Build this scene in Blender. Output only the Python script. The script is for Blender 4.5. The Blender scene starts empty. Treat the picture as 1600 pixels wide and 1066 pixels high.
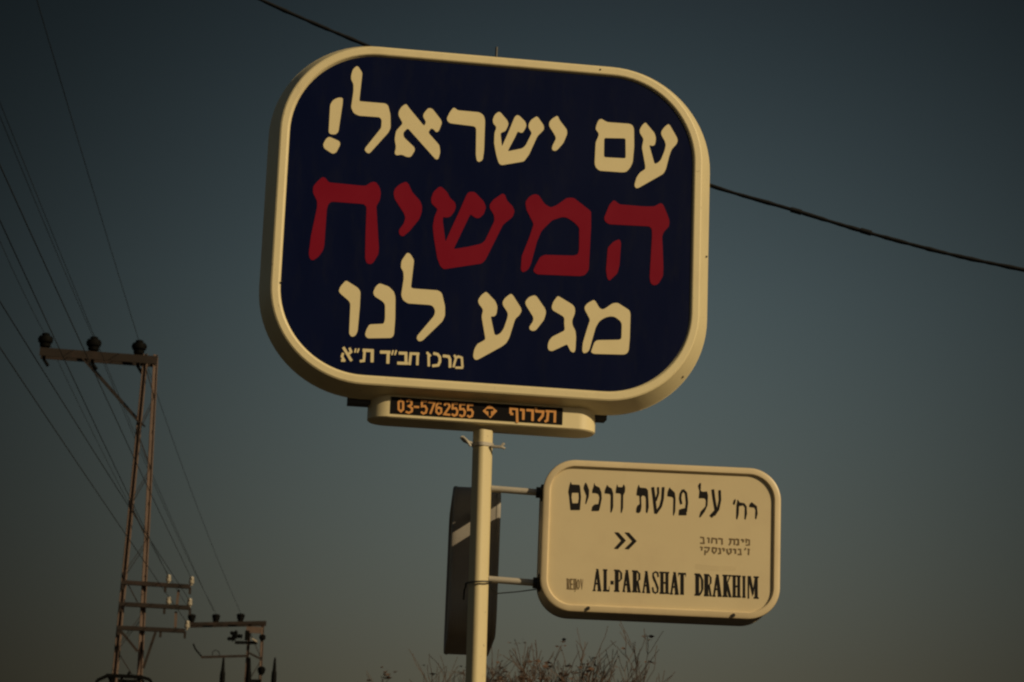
import bpy, bmesh, math, random
from mathutils import Vector, Matrix
from mathutils.geometry import tessellate_polygon
R = math.radians
random.seed(7)
sc = bpy.context.scene
COL = sc.collection

# ------------------------------------------------------------------ camera, sky, sun
PITCH, ROLL, FPX = R(13.232), R(2.16), 3750.0
CAMP = Vector((0, 0, 1.6))
FW = Vector((0, math.cos(PITCH), math.sin(PITCH)))
U0 = Vector((0, -math.sin(PITCH), math.cos(PITCH)))
R0 = Vector((1, 0, 0))
RT = R0 * math.cos(ROLL) + U0 * math.sin(ROLL)
UP = U0 * math.cos(ROLL) - R0 * math.sin(ROLL)
cd = bpy.data.cameras.new('camera')
cam = bpy.data.objects.new('camera', cd)
COL.objects.link(cam)
M = Matrix((RT, UP, -FW)).transposed().to_4x4()
M.translation = CAMP
cam.matrix_world = M
cd.sensor_width = 36.0
cd.lens = 36.0 * FPX / 1600.0
cd.clip_end = 20000
cd.clip_start = 0.1
cd.dof.use_dof = True
cd.dof.focus_distance = 11.2
cd.dof.aperture_fstop = 10.0
sc.camera = cam

SUN_AZ, SUN_EL = R(55), R(29.2)          # azimuth measured from "towards the camera" to the right
SV = Vector((math.sin(SUN_AZ) * math.cos(SUN_EL), -math.cos(SUN_AZ) * math.cos(SUN_EL), math.sin(SUN_EL)))
sl = bpy.data.lights.new('sun', 'SUN')
sl.energy = 2.75
sl.angle = R(0.5)
sl.color = (1.0, 0.795, 0.475)
so = bpy.data.objects.new('sun', sl)
COL.objects.link(so)
so.location = (20, -15, 30)
so.rotation_euler = SV.to_track_quat('Z', 'Y').to_euler()

w = bpy.data.worlds.new('World')
sc.world = w
w.use_nodes = True
nt = w.node_tree
nt.nodes.clear()
def N(tree, typ, **kw):
    n = tree.nodes.new(typ)
    for k, v in kw.items():
        setattr(n, k, v)
    return n
WEST = 0.05
SKY_DIR = (RT * (145 / FPX) - UP * (300 / FPX) + FW).normalized()   # the pale part of the sky; darkening around it imitates a lens vignette
sky = N(nt, 'ShaderNodeTexSky', sky_type='NISHITA', sun_disc=False, sun_elevation=SUN_EL, sun_rotation=math.pi - SUN_AZ)
sky.dust_density = 2.0
tc = N(nt, 'ShaderNodeTexCoord')
sep = N(nt, 'ShaderNodeSeparateXYZ')
nt.links.new(tc.outputs['Generated'], sep.inputs[0])
ramp = N(nt, 'ShaderNodeValToRGB')
mr = N(nt, 'ShaderNodeMapRange')
mr.inputs[1].default_value = 0.05; mr.inputs[2].default_value = 0.40
nt.links.new(sep.outputs['Z'], mr.inputs[0])
nt.links.new(mr.outputs[0], ramp.inputs[0])
cr = ramp.color_ramp
TINT = [(0.0, (0.275, 0.205, 0.14)), (1.0, (0.46, 0.41, 0.31)), (0.14, (0.292, 0.226, 0.160)), (0.34, (0.332, 0.284, 0.205)), (0.57, (0.388, 0.362, 0.268)), (0.86, (0.42, 0.405, 0.303))]
for i, (p, c) in enumerate(TINT):
    e = cr.elements[i] if i < 2 else cr.elements.new(p)
    e.position = p; e.color = (*c, 1)
dot = N(nt, 'ShaderNodeVectorMath', operation='DOT_PRODUCT')
nrm = N(nt, 'ShaderNodeVectorMath', operation='NORMALIZE')
nt.links.new(tc.outputs['Generated'], nrm.inputs[0])
nt.links.new(nrm.outputs[0], dot.inputs[0])
dot.inputs[1].default_value = SKY_DIR
def math_(op, a_, b_=None, clamp=False):
    n = N(nt, 'ShaderNodeMath', operation=op, use_clamp=clamp)
    for i_, v in enumerate((a_, b_)):
        if v is None: continue
        if isinstance(v, (int, float)): n.inputs[i_].default_value = v
        else: nt.links.new(v, n.inputs[i_])
    return n.outputs[0]
SIG = 770 / FPX                                   # how fast the vignette put into the sky darkens from its middle
g_ = math_('EXPONENT', math_('MULTIPLY', math_('SUBTRACT', dot.outputs['Value'], 1.0), 2.0 / SIG ** 2))
dsun = N(nt, 'ShaderNodeVectorMath', operation='DOT_PRODUCT')
nt.links.new(nrm.outputs[0], dsun.inputs[0]); dsun.inputs[1].default_value = SV
west = N(nt, 'ShaderNodeMapRange', interpolation_type='SMOOTHSTEP')
west.inputs[1].default_value = -0.15; west.inputs[2].default_value = 0.9; west.inputs[4].default_value = WEST
nt.links.new(dsun.outputs['Value'], west.inputs[0])
side = N(nt, 'ShaderNodeMapRange', interpolation_type='SMOOTHSTEP')     # brightening added to the unseen rest of the dome, fills shaded sides
side.inputs[1].default_value = math.cos(R(16.5)); side.inputs[2].default_value = math.cos(R(44)); side.inputs[4].default_value = 0.44
nt.links.new(dot.outputs['Value'], side.inputs[0])
sky_gain = math_('ADD', math_('ADD', math_('ADD', math_('MULTIPLY', g_, 0.95), 0.04), west.outputs[0]), side.outputs[0])
m1 = N(nt, 'ShaderNodeVectorMath', operation='MULTIPLY')
m2 = N(nt, 'ShaderNodeVectorMath', operation='SCALE')
nt.links.new(sky.outputs[0], m1.inputs[0]); nt.links.new(ramp.outputs[0], m1.inputs[1])
nt.links.new(m1.outputs[0], m2.inputs[0]); nt.links.new(sky_gain, m2.inputs['Scale'])
bg = N(nt, 'ShaderNodeBackground')
bg.inputs[1].default_value = 0.104
nt.links.new(m2.outputs[0], bg.inputs[0])
wo = N(nt, 'ShaderNodeOutputWorld')
nt.links.new(bg.outputs[0], wo.inputs[0])

sc.view_settings.view_transform = 'Standard'
sc.view_settings.look = 'None'
sc.view_settings.exposure = 0.0
sc.view_settings.gamma = 1.0
try: sc.cycles.filter_width = 2.3
except Exception: pass

# ------------------------------------------------------------------ helpers
def ray(px, py):
    return (FW + RT * ((px - 800) / FPX) - UP * ((py - 533) / FPX))
def at_y(px, py, y):
    d = ray(px, py); return CAMP + d * ((y - CAMP.y) / d.y)
def at_z(px, py, z):
    d = ray(px, py); return CAMP + d * ((z - CAMP.z) / d.z)

class Frame:
    """local axes: x along the thing, y away from its front, z up"""
    def __init__(s, origin, yaw, tilt=0.0):
        s.M = Matrix.Translation(origin) @ Matrix.Rotation(yaw, 4, 'Z') @ Matrix.Rotation(tilt, 4, 'Y')
        s.I = s.M.inverted()
    def loc(s, px, py, y=0.0):
        o = s.I @ CAMP; d = s.I.to_3x3() @ ray(px, py)
        t = (y - o.y) / d.y
        p = o + d * t
        return (p.x, p.z)
    def world(s, x, y, z):
        return s.M @ Vector((x, y, z))

def thing(name, M_, label, cat, group=None):
    o = bpy.data.objects.new(name, None); COL.objects.link(o)
    o.empty_display_size = 0.2
    o.matrix_world = M_ if isinstance(M_, Matrix) else Matrix.Translation(M_)
    o['label'] = label; o['category'] = cat
    if group: o['group'] = group
    return o
def link(name, bm, mat_, parent=None, smooth=None):
    me = bpy.data.meshes.new(name)
    bm.normal_update()
    bm.to_mesh(me); bm.free()
    me.materials.append(mat_)
    if smooth is not None:
        for p in me.polygons: p.use_smooth = True
        me.set_sharp_from_angle(angle=R(smooth))
    o = bpy.data.objects.new(name, me); COL.objects.link(o)
    if parent: o.parent = parent
    return o
def tag(o, label, cat, group=None):
    o['label'] = label; o['category'] = cat
    if group: o['group'] = group
    return o

def rr(wd, ht, r, n=14, c=(0, 0)):
    pts = []
    for k, (sx, sz) in enumerate(((1, 1), (-1, 1), (-1, -1), (1, -1))):
        ox, oz = c[0] + sx * (wd / 2 - r), c[1] + sz * (ht / 2 - r)
        for i in range(n + 1):
            a = R(90 * k + 90 * i / n)
            pts.append((ox + r * math.cos(a), oz + r * math.sin(a)))
    return pts
def sweep_rr(wd, ht, r, prof, cap0=False, cap1=False, n=14):
    """prof: list of (offset outwards, y). rings of rounded rectangles"""
    bm = bmesh.new(); rings = []
    for e in prof:
        off, y = e[:2]; ex, sx = e[2:] if len(e) > 2 else (0, 0)     # extra width and sideways shift of the bulge
        rings.append([bm.verts.new((x + sx, y, z)) for x, z in rr(wd + 2 * off + ex, ht + 2 * off, max(r + off, 0.002), n)])
    L = len(rings[0])
    for a, b in zip(rings, rings[1:]):
        for i in range(L):
            j = (i + 1) % L
            bm.faces.new((a[i], a[j], b[j], b[i]))
    if cap0: bm.faces.new(rings[0])
    if cap1: bm.faces.new(rings[-1][::-1])
    bmesh.ops.recalc_face_normals(bm, faces=bm.faces)
    return bm
def sheet_rr(wd, ht, r, y, back=False):
    bm = bmesh.new()
    vs = [bm.verts.new((x, y, z)) for x, z in rr(wd, ht, r)]
    bm.faces.new(vs[::-1] if back else vs)
    return bm
def box(bm, c, s, rot=None):
    g = bmesh.ops.create_cube(bm, size=1.0)
    mt = Matrix.Translation(c) @ (rot or Matrix.Identity(4)) @ Matrix.Diagonal((*s, 1))
    bmesh.ops.transform(bm, matrix=mt, verts=g['verts'])
def tube(bm, pts, rad, n=8, cap=True):
    pts = [Vector(p) for p in pts]
    rads = rad if isinstance(rad, (list, tuple)) else [rad] * len(pts)
    rings = []; prev = None
    for i, p in enumerate(pts):
        t = (pts[min(i + 1, len(pts) - 1)] - pts[max(i - 1, 0)]).normalized()
        if prev is None:
            a = Vector((0, 0, 1)) if abs(t.z) < 0.9 else Vector((1, 0, 0))
            e1 = t.cross(a).normalized()
        else:
            e1 = (prev - t * prev.dot(t)).normalized()
        prev = e1; e2 = t.cross(e1)
        rings.append([bm.verts.new(p + (e1 * math.cos(2 * math.pi * k / n) + e2 * math.sin(2 * math.pi * k / n)) * rads[i]) for k in range(n)])
    for a, b in zip(rings, rings[1:]):
        for k in range(n):
            bm.faces.new((a[k], a[(k + 1) % n], b[(k + 1) % n], b[k]))
    if cap:
        bm.faces.new(rings[0][::-1]); bm.faces.new(rings[-1])
def bar(bm, a, b, wx, wy):
    """rectangular bar from a to b"""
    a = Vector(a); b = Vector(b); d = b - a
    q = d.to_track_quat('Z', 'Y').to_matrix().to_4x4()
    box(bm, (a + b) / 2, (wx, wy, d.length), q)
def lathe(bm, c, prof, n=16, axis=None):
    c = Vector(c); rings = []
    q = axis.to_track_quat('Z', 'Y') if axis is not None else None
    for r_, z in prof:
        ring = []
        for k in range(n):
            v = Vector((r_ * math.cos(2 * math.pi * k / n), r_ * math.sin(2 * math.pi * k / n), z))
            if q is not None: v = q @ v
            ring.append(bm.verts.new(c + v))
        rings.append(ring)
    for a, b in zip(rings, rings[1:]):
        for k in range(n):
            bm.faces.new((a[k], a[(k + 1) % n], b[(k + 1) % n], b[k]))
    bm.faces.new(rings[0][::-1]); bm.faces.new(rings[-1])

# ------------------------------------------------------------------ materials
def mat(name, base, rough=0.5, var=0.12, scale=6.0, spec=0.5, metal=0.0, bump=0.0, dirt=None, dirt_amt=0.0, dirt_scale=3.0, stretch=(1, 1, 1), speck=0.0):
    m = bpy.data.materials.new(name); m.use_nodes = True
    t = m.node_tree; b = t.nodes['Principled BSDF']
    b.inputs['Roughness'].default_value = rough
    b.inputs['Metallic'].default_value = metal
    b.inputs['Specular IOR Level'].default_value = spec
    tcn = N(t, 'ShaderNodeTexCoord'); mp = N(t, 'ShaderNodeMapping')
    mp.inputs['Scale'].default_value = stretch
    t.links.new(tcn.outputs['Object'], mp.inputs[0])
    nz = N(t, 'ShaderNodeTexNoise'); nz.inputs['Scale'].default_value = scale; nz.inputs['Detail'].default_value = 6
    t.links.new(mp.outputs[0], nz.inputs['Vector'])
    mx = N(t, 'ShaderNodeMix', data_type='RGBA')
    mx.inputs[6].default_value = (*[c * (1 - var) for c in base], 1)
    mx.inputs[7].default_value = (*[min(1, c * (1 + var)) for c in base], 1)
    t.links.new(nz.outputs[0], mx.inputs[0])
    out = mx.outputs[2]
    if dirt:
        n2 = N(t, 'ShaderNodeTexNoise'); n2.inputs['Scale'].default_value = dirt_scale; n2.inputs['Detail'].default_value = 9; n2.inputs['Roughness'].default_value = 0.65
        t.links.new(mp.outputs[0], n2.inputs['Vector'])
        r2 = N(t, 'ShaderNodeMapRange'); r2.inputs[1].default_value = 0.5; r2.inputs[2].default_value = 0.75
        r2.inputs[4].default_value = dirt_amt
        t.links.new(n2.outputs[0], r2.inputs[0])
        m3 = N(t, 'ShaderNodeMix', data_type='RGBA'); m3.inputs[7].default_value = (*dirt, 1)
        t.links.new(r2.outputs[0], m3.inputs[0]); t.links.new(out, m3.inputs[6])
        out = m3.outputs[2]
    if speck > 0:
        n4 = N(t, 'ShaderNodeTexNoise'); n4.inputs['Scale'].default_value = 55; n4.inputs['Detail'].default_value = 2
        t.links.new(tcn.outputs['Object'], n4.inputs['Vector'])
        r4 = N(t, 'ShaderNodeMapRange'); r4.inputs[1].default_value = 0.70; r4.inputs[2].default_value = 0.76; r4.inputs[4].default_value = speck
        t.links.new(n4.outputs[0], r4.inputs[0])
        m4 = N(t, 'ShaderNodeMix', data_type='RGBA'); m4.inputs[7].default_value = (0.10, 0.07, 0.04, 1)
        t.links.new(r4.outputs[0], m4.inputs[0]); t.links.new(out, m4.inputs[6])
        out = m4.outputs[2]
    t.links.new(out, b.inputs['Base Color'])
    rr_ = N(t, 'ShaderNodeMapRange'); rr_.inputs[3].default_value = max(0.02, rough - 0.1); rr_.inputs[4].default_value = min(1, rough + 0.1)
    t.links.new(nz.outputs[0], rr_.inputs[0]); t.links.new(rr_.outputs[0], b.inputs['Roughness'])
    if bump:
        bp = N(t, 'ShaderNodeBump'); bp.inputs['Strength'].default_value = bump; bp.inputs['Distance'].default_value = 0.01
        t.links.new(nz.outputs[0], bp.inputs['Height']); t.links.new(bp.outputs[0], b.inputs['Normal'])
    return m
CREAM = (0.77, 0.66, 0.40)
M_frame = mat('cream_plastic', CREAM, 0.42, 0.07, 3, dirt=(0.42, 0.33, 0.2), dirt_amt=0.3, dirt_scale=3, stretch=(2, 2, 1), bump=0.03, speck=0.35)
M_letter = mat('cream_letter_film', (0.74, 0.63, 0.37), 0.45, 0.05, 8)
M_navy = mat('navy_face_plastic', (0.0022, 0.0050, 0.030), 0.32, 0.12, 2, spec=0.10, dirt=(0.014, 0.016, 0.026), dirt_amt=0.3, dirt_scale=5, stretch=(2.5, 2.5, 0.7))
M_red = mat('red_letter_film', (0.20, 0.0055, 0.020), 0.4, 0.08, 6, spec=0.1)
M_black = mat('black_panel', (0.006, 0.005, 0.006), 0.5, 0.1, 5, spec=0.1)
M_amber = mat('amber_lettering', (0.66, 0.30, 0.08), 0.5, 0.15, 40)
M_ink = mat('black_ink', (0.014, 0.0125, 0.0125), 0.6, 0.15, 30, spec=0.15)
M_ink2 = mat('faded_brown_ink', (0.19, 0.135, 0.07), 0.6, 0.2, 30, spec=0.3)
M_panel = mat('aged_cream_panel', (0.70, 0.58, 0.36), 0.5, 0.06, 3, dirt=(0.5, 0.38, 0.24), dirt_amt=0.35, dirt_scale=2.2)
M_patch = mat('painted_over_patch', (0.645, 0.53, 0.325), 0.6, 0.1, 12)
M_rim = mat('street_sign_frame', (0.70, 0.57, 0.36), 0.4, 0.1, 4, dirt=(0.5, 0.38, 0.26), dirt_amt=0.4, dirt_scale=5, bump=0.03)
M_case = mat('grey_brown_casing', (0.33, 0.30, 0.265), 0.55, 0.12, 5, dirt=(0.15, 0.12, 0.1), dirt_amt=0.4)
M_pole = mat('cream_painted_steel', (0.66, 0.56, 0.33), 0.42, 0.06, 3, stretch=(3, 3, 0.6), dirt=(0.5, 0.36, 0.2), dirt_amt=0.3, dirt_scale=4, bump=0.03, speck=0.4)
M_arm = mat('grey_bracket_steel', (0.42, 0.38, 0.32), 0.45, 0.12, 14, metal=0.0)
M_dark = mat('dark_steel', (0.018, 0.016, 0.015), 0.5, 0.2, 12)
M_cable = mat('black_cable', (0.013, 0.013, 0.014), 0.6, 0.2, 8, spec=0.3)
M_rust = mat('rusty_steel', (0.115, 0.080, 0.066), 0.75, 0.25, 5, dirt=(0.06, 0.036, 0.03), dirt_amt=0.7, dirt_scale=1.4, spec=0.2)
M_arm_rust = mat('dark_rusty_steel', (0.024, 0.018, 0.0155), 0.75, 0.3, 5, spec=0.2, dirt=(0.075, 0.042, 0.034), dirt_amt=0.5, dirt_scale=2)
M_insul = mat('dark_glazed_insulator', (0.004, 0.004, 0.004), 0.7, 0.2, 10, spec=0.05)
M_white = mat('white_porcelain', (0.36, 0.32, 0.26), 0.35, 0.08, 10)
M_bark = mat('twig_bark', (0.085, 0.058, 0.045), 0.85, 0.3, 12, spec=0.2)
M_leaf = mat('dry_brown_leaf', (0.09, 0.052, 0.036), 0.8, 0.4, 8, spec=0.2)

# ------------------------------------------------------------------ lettering
def rnd(poly, r):
    """round the corners of a traced outline a little"""
    out = []; n = len(poly)
    for i in range(n):
        p0, p, p1 = Vector(poly[i - 1]), Vector(poly[i]), Vector(poly[(i + 1) % n])
        a, b = p0 - p, p1 - p
        ra, rb = min(r, a.length * .42), min(r, b.length * .42)
        if a.length < 1e-6 or b.length < 1e-6: continue
        A, B = p + a.normalized() * ra, p + b.normalized() * rb
        for t in (0, .33, .67, 1):
            out.append(tuple(A * (1 - t) ** 2 + p * 2 * t * (1 - t) + B * t * t))
    return out
def stroke(pts, wd, closed=False):
    """outline of a thick polyline"""
    P = [Vector(p) for p in pts]; n = len(P); Lf, Rt = [], []
    for i in range(n):
        if closed:
            d0 = (P[i] - P[i - 1]).normalized(); d1 = (P[(i + 1) % n] - P[i]).normalized()
        else:
            d0 = (P[i] - P[i - 1]).normalized() if i else (P[1] - P[0]).normalized()
            d1 = (P[i + 1] - P[i]).normalized() if i < n - 1 else d0
        t = (d0 + d1)
        t = t.normalized() if t.length > 1e-4 else d0
        nn = Vector((-t.y, t.x)); k = wd / 2 / max(0.55, nn.dot(Vector((-d0.y, d0.x))))
        Lf.append(tuple(P[i] + nn * k)); Rt.append(tuple(P[i] - nn * k))
    if closed: return [Lf, Rt]
    return [Lf + Rt[::-1]]
class Text:
    """gathers outlines traced on the photograph and lays them on a sign face as thin film"""
    def __init__(s, frame, y, thick=0.0012):
        s.f = frame; s.y = y; s.bm = bmesh.new(); s.k = 0; s.th = thick
    def add(s, x0, y0, sc_, loops, r=3.0):
        L3 = []
        for lp in loops:
            pl = [(x0 + a / sc_, y0 + b / sc_) for a, b in lp]
            if r: pl = rnd(pl, r)
            yy = s.y - s.th - s.k * 0.00012
            L3.append([Vector((*s.f.loc(px, py, yy), 0)) for px, py in pl])
        yy = s.y - s.th - s.k * 0.00012
        s.k = (s.k + 1) % 9
        tris = tessellate_polygon(L3)
        vs = [s.bm.verts.new((p.x, yy, p.y)) for lp in L3 for p in lp]
        for t in tris:
            f = (vs[t[0]], vs[t[1]], vs[t[2]])
            try: fc = s.bm.faces.new(f)
            except ValueError: continue
            fc.normal_update()
            if fc.normal.y > 0: fc.normal_flip()
        i = 0
        for lp in L3:
            n = len(lp)
            bk = [s.bm.verts.new((p.x, s.y + 0.0005, p.y)) for p in lp]
            for k in range(n):
                j = (k + 1) % n
                s.bm.faces.new((vs[i + k], vs[i + j], bk[j], bk[k]))
            i += n
    def poly(s, x0, y0, sc_, *loops, r=3.0): s.add(x0, y0, sc_, loops, r)
    def strokes(s, x0, y0, sc_, wd, *lines, r=0.8):
        for ln in lines: s.add(x0, y0, sc_, stroke(ln, wd), r)
    def done(s, name, m, parent, label=None):
        o_ = link(name, s.bm, m, parent)
        if label: o_['label'] = label
        s.bm = bmesh.new()
        return o_

# ------------------------------------------------------------------ the big shop-front style sign on its pole
TH = R(8.167)
SF = Frame(Vector((-0.1213, 10.88, 4.7276)), TH)
SW, SH, SR = 1.9434, 1.5584, 0.41
big = thing('lightbox_sign', SF.M, 'large navy blue rounded sign with cream and red Hebrew lettering on top of the pole', 'sign')
prof = [(-0.012, 0.012), (-0.001, 0.0), (0.002, -0.006), (0.007, -0.009), (0.034, -0.009), (0.041, -0.005), (0.045, 0.004), (0.050, 0.016),
        (0.080, 0.098, .022, .008), (0.083, 0.108, .022, .008), (0.0855, 0.111, .022, .008), (0.0855, 0.119, .022, .008), (0.083, 0.122, .022, .008), (0.080, 0.132, .022, .008), (0.050, 0.214), (0.041, 0.235), (0.034, 0.239), (0.007, 0.239), (-0.001, 0.23), (-0.012, 0.218)]
link('frame', sweep_rr(SW, SH, SR, prof, n=20), M_frame, big, 28)
face = link('face', sheet_rr(SW - 0.004, SH - 0.004, SR - 0.002, 0.004), M_navy, big)
link('face', sheet_rr(SW - 0.004, SH - 0.004, SR - 0.002, 0.226, True), M_navy, big)
FY = 0.004

T = Text(SF, FY)
a = (500, 90, 6.27)
T.poly(*a, [(100,460),(130,415),(180,392),(225,395),(222,450),(180,730),(150,755),(105,752),(85,735)])
T.poly(*a, [(90,775),(190,820),(200,850),(160,930),(125,945),(40,890),(30,850),(60,795)])
T.poly(*a, [(320,120),(355,85),(375,88),(415,150),(385,425),(400,430),(640,450),(668,470),(690,560),(692,690),(670,735),(490,935),(470,940),(440,915),(440,890),(600,690),(605,610),(585,585),(380,570),(330,545),(305,490),(328,330),(328,260),(305,215),(305,180)])
T.poly(*a, [(845,452),(870,490),(1020,672),(1040,635),(1010,580),(1015,550),(1060,495),(1100,500),(1185,610),(1195,640),(1165,720),(1140,735),(1110,700),(1085,695),(1060,735),(1170,860),(1178,930),(1160,995),(1135,1000),(860,692),(815,735),(820,780),(925,880),(930,910),(890,975),(850,975),(800,950),(750,960),(730,940),(745,880),(732,800),(745,720),(812,645),(770,570),(770,530),(800,480)])
a = (690, 150, 7.615)
T.poly(*a, [(140,138),(165,150),(195,172),(450,195),(500,230),(517,290),(505,650),(490,760),(450,788),(420,775),(408,700),(412,400),(405,375),(380,360),(100,325),(70,300),(62,265),(100,190)])
T.poly(*a, [(675,190),(700,195),(785,295),(797,340),(760,420),(700,440),(718,605),(800,420),(870,250),(895,228),(925,235),(1000,310),(1010,360),(970,435),(940,440),(905,420),(880,480),(785,660),(960,625),(1000,590),(1075,440),(1035,380),(1035,340),(1060,290),(1125,245),(1145,250),(1215,350),(1220,400),(1140,480),(1040,700),(980,780),(710,825),(680,800),(650,700),(625,560),(630,440),(655,370),(615,330),(608,280),(635,220)])
T.poly(*a, [(1380,232),(1405,290),(1490,400),(1495,450),(1450,560),(1370,650),(1330,655),(1312,630),(1320,590),(1362,510),(1350,470),(1280,360),(1280,315),(1310,275)])
T.done('lettering', M_letter, face, 'cream longer word of the top line, ending in an exclamation mark')
a = (900, 170, 7.617)
T.poly(*a, [(295,120),(320,130),(370,160),(640,180),(675,200),(690,240),(692,450),(675,640),(640,710),(600,750),(560,758),(280,738),(235,700),(222,650),(235,400),(270,320),(270,290),(232,245),(245,190),(265,140)],
       [(335,348),(590,353),(592,592),(332,578)])
T.poly(*a, [(825,160),(855,195),(935,290),(952,350),(940,430),(910,445),(870,430),(935,660),(975,645),(1010,610),(1055,500),(1070,430),(1060,390),(1015,310),(1015,270),(1050,220),(1100,180),(1120,200),(1205,350),(1210,390),(1190,430),(1140,480),(1110,560),(1070,720),(1040,775),(740,945),(710,945),(695,910),(720,820),(760,760),(825,720),(825,680),(785,460),(805,360),(760,290),(758,250),(785,200)])
o = T.done('lettering', M_letter, face); o['label'] = 'cream two-letter word at the right of the top line'

T = Text(SF, FY)
a = (470, 260, 6.27)
T.poly(*a, [(210,105),(240,112),(275,158),(600,190),(640,190),(690,155),(735,152),(770,200),(785,260),(775,330),(740,390),(755,640),(765,800),(760,860),(710,945),(680,960),(645,950),(630,900),(635,640),(645,400),(620,370),(300,345),(270,370),(255,420),(230,780),(215,830),(170,890),(115,925),(85,900),(78,850),(100,680),(160,400),(160,340),(120,260),(120,200),(160,150)])
T.poly(*a, [(1030,150),(1055,170),(1090,250),(1170,340),(1188,390),(1185,450),(1160,520),(1060,640),(1000,690),(965,670),(960,625),(1010,560),(1025,500),(1010,460),(920,320),(908,260),(925,215),(970,175)])
T.poly(660, 270, 6.66, [(175,145),(205,150),(260,205),(285,260),(340,310),(350,355),(330,410),(290,460),(240,468),(215,460),(212,500),(240,720),(310,560),(385,400),(455,240),(480,200),(545,200),(640,300),(662,360),(640,430),(590,475),(550,470),(500,430),(325,795),(480,770),(610,740),(650,710),(750,500),(745,440),(700,370),(700,330),(740,280),(835,215),(860,230),(880,290),(940,350),(960,400),(940,460),(840,540),(660,900),(620,945),(450,970),(220,1005),(185,970),(155,890),(120,680),(108,560),(125,460),(160,380),(95,320),(90,270),(115,200)])
T.poly(750, 260, 4.265, [(360,185),(390,190),(430,250),(470,275),(510,260),(580,210),(625,210),(740,300),(740,400),(725,690),(700,725),(665,732),(380,720),(355,700),(360,680),(400,605),(430,590),(620,595),(650,590),(660,560),(662,410),(630,375),(580,342),(545,338),(480,360),(410,430),(380,500),(340,650),(320,690),(285,708),(272,690),(278,600),(330,470),(358,385),(310,290),(302,240),(325,205)])
a = (850, 290, 6.271)
T.poly(*a, [(685,140),(740,185),(980,205),(1080,205),(1145,170),(1170,190),(1215,300),(1230,350),(1225,400),(1170,460),(1158,500),(1170,800),(1165,890),(1120,965),(1080,980),(1045,960),(1035,900),(1060,480),(1055,420),(1030,400),(640,380),(600,355),(588,320),(640,190)])
T.poly(*a, [(740,525),(755,560),(740,780),(720,860),(640,935),(620,910),(608,830),(625,610),(680,550)])
o = T.done('lettering', M_red, face); o['label'] = 'large dark red middle line of Hebrew letters'

T = Text(SF, FY)
a = (515, 380, 5.075)
T.poly(*a, [(130,295),(225,355),(245,385),(240,500),(222,700),(205,735),(175,745),(155,720),(165,480),(150,455),(85,400),(72,380),(85,345)])
T.poly(*a, [(395,318),(470,345),(510,385),(522,430),(520,600),(510,730),(490,752),(300,755),(280,730),(290,690),(315,645),(430,640),(440,600),(440,490),(425,465),(355,420),(345,390),(365,345)])
T.poly(*a, [(615,75),(640,85),(670,135),(645,350),(660,360),(860,375),(890,395),(915,500),(915,575),(895,620),(735,775),(705,780),(690,755),(695,735),(830,575),(838,535),(820,500),(795,490),(620,478),(580,450),(568,410),(588,280),(585,225),(565,195),(570,140)])
T.done('lettering', M_letter, face, 'cream word at the left of the third line')
a = (730, 440, 8.2)
T.poly(*a, [(240,130),(265,150),(360,250),(388,320),(375,420),(345,450),(300,445),(350,680),(380,690),(430,660),(470,600),(520,450),(520,400),(455,300),(455,255),(490,205),(560,155),(585,175),(690,340),(698,380),(670,430),(615,480),(590,560),(540,720),(500,790),(440,835),(130,1005),(95,1000),(75,960),(90,870),(130,800),(235,745),(185,450),(205,360),(145,280),(140,235),(180,175)])
T.poly(*a, [(860,175),(890,190),(1000,350),(1010,400),(985,490),(880,625),(835,635),(800,615),(795,580),(845,510),(850,460),(750,300),(745,255),(790,200)])
a = (850, 450, 8.88)
T.poly(*a, [(190,112),(220,125),(400,235),(430,280),(430,350),(390,450),(395,520),(435,590),(445,680),(435,870),(410,900),(370,880),(320,780),(280,800),(110,880),(65,865),(50,820),(65,740),(110,680),(290,590),(280,480),(285,420),(260,390),(120,310),(105,265),(130,190)])
T.poly(*a, [(690,165),(715,185),(770,280),(810,300),(850,285),(950,215),(1020,205),(1185,310),(1200,360),(1190,700),(1175,870),(1150,910),(1110,925),(690,915),(650,890),(665,850),(700,750),(740,725),(1050,720),(1075,700),(1080,500),(1060,460),(990,405),(930,392),(850,410),(770,460),(720,540),(660,750),(630,860),(600,895),(550,910),(530,870),(540,760),(600,560),(640,440),(565,300),(565,260),(600,215)])
o = T.done('lettering', M_letter, face); o['label'] = 'cream word at the right of the third line'

T = Text(SF, FY)
a = (525, 535, 14.545)
T.strokes(*a, 62, [(165,110),(355,425)])
T.strokes(*a, 56, [(305,125),(345,215),(290,265)], [(165,240),(135,320),(190,420)], [(115,412),(215,415)])
T.strokes(*a, 38, [(450,140),(428,235)], [(522,140),(485,235)])
T.strokes(*a, 70, [(605,180),(825,190),(820,455)])
T.strokes(*a, 58, [(650,200),(635,405)], [(540,430),(660,415)])
T.done('lettering', M_letter, face, 'leftmost word of the small cream bottom line')
T.strokes(*a, 38, [(1300,180),(1268,290)], [(1372,180),(1335,290)])
T.strokes(*a, 70, [(1000,222),(1240,225)], [(1187,240),(1178,485)])
T.strokes(*a, 66, [(1425,245),(1590,250),(1592,490)], [(1390,472),(1640,480)])
a = (630, 535, 15.238)
T.strokes(*a, 62, [(150,268),(385,275)], [(180,280),(152,540)], [(345,280),(335,545)])
T.done('lettering', M_letter, face, 'middle word of the small cream bottom line')
T.strokes(*a, 58, [(560,235),(655,335)], [(605,290),(610,575)])
T.strokes(*a, 64, [(715,262),(820,285),(872,350),(875,460),(835,545),(690,562)])
T.strokes(*a, 66, [(942,322),(1085,340),(1115,410),(1115,605)])
T.strokes(*a, 54, [(1215,300),(1255,380),(1195,595)], [(1245,385),(1310,338),(1395,365),(1412,600)], [(1240,603),(1425,607)])
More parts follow.
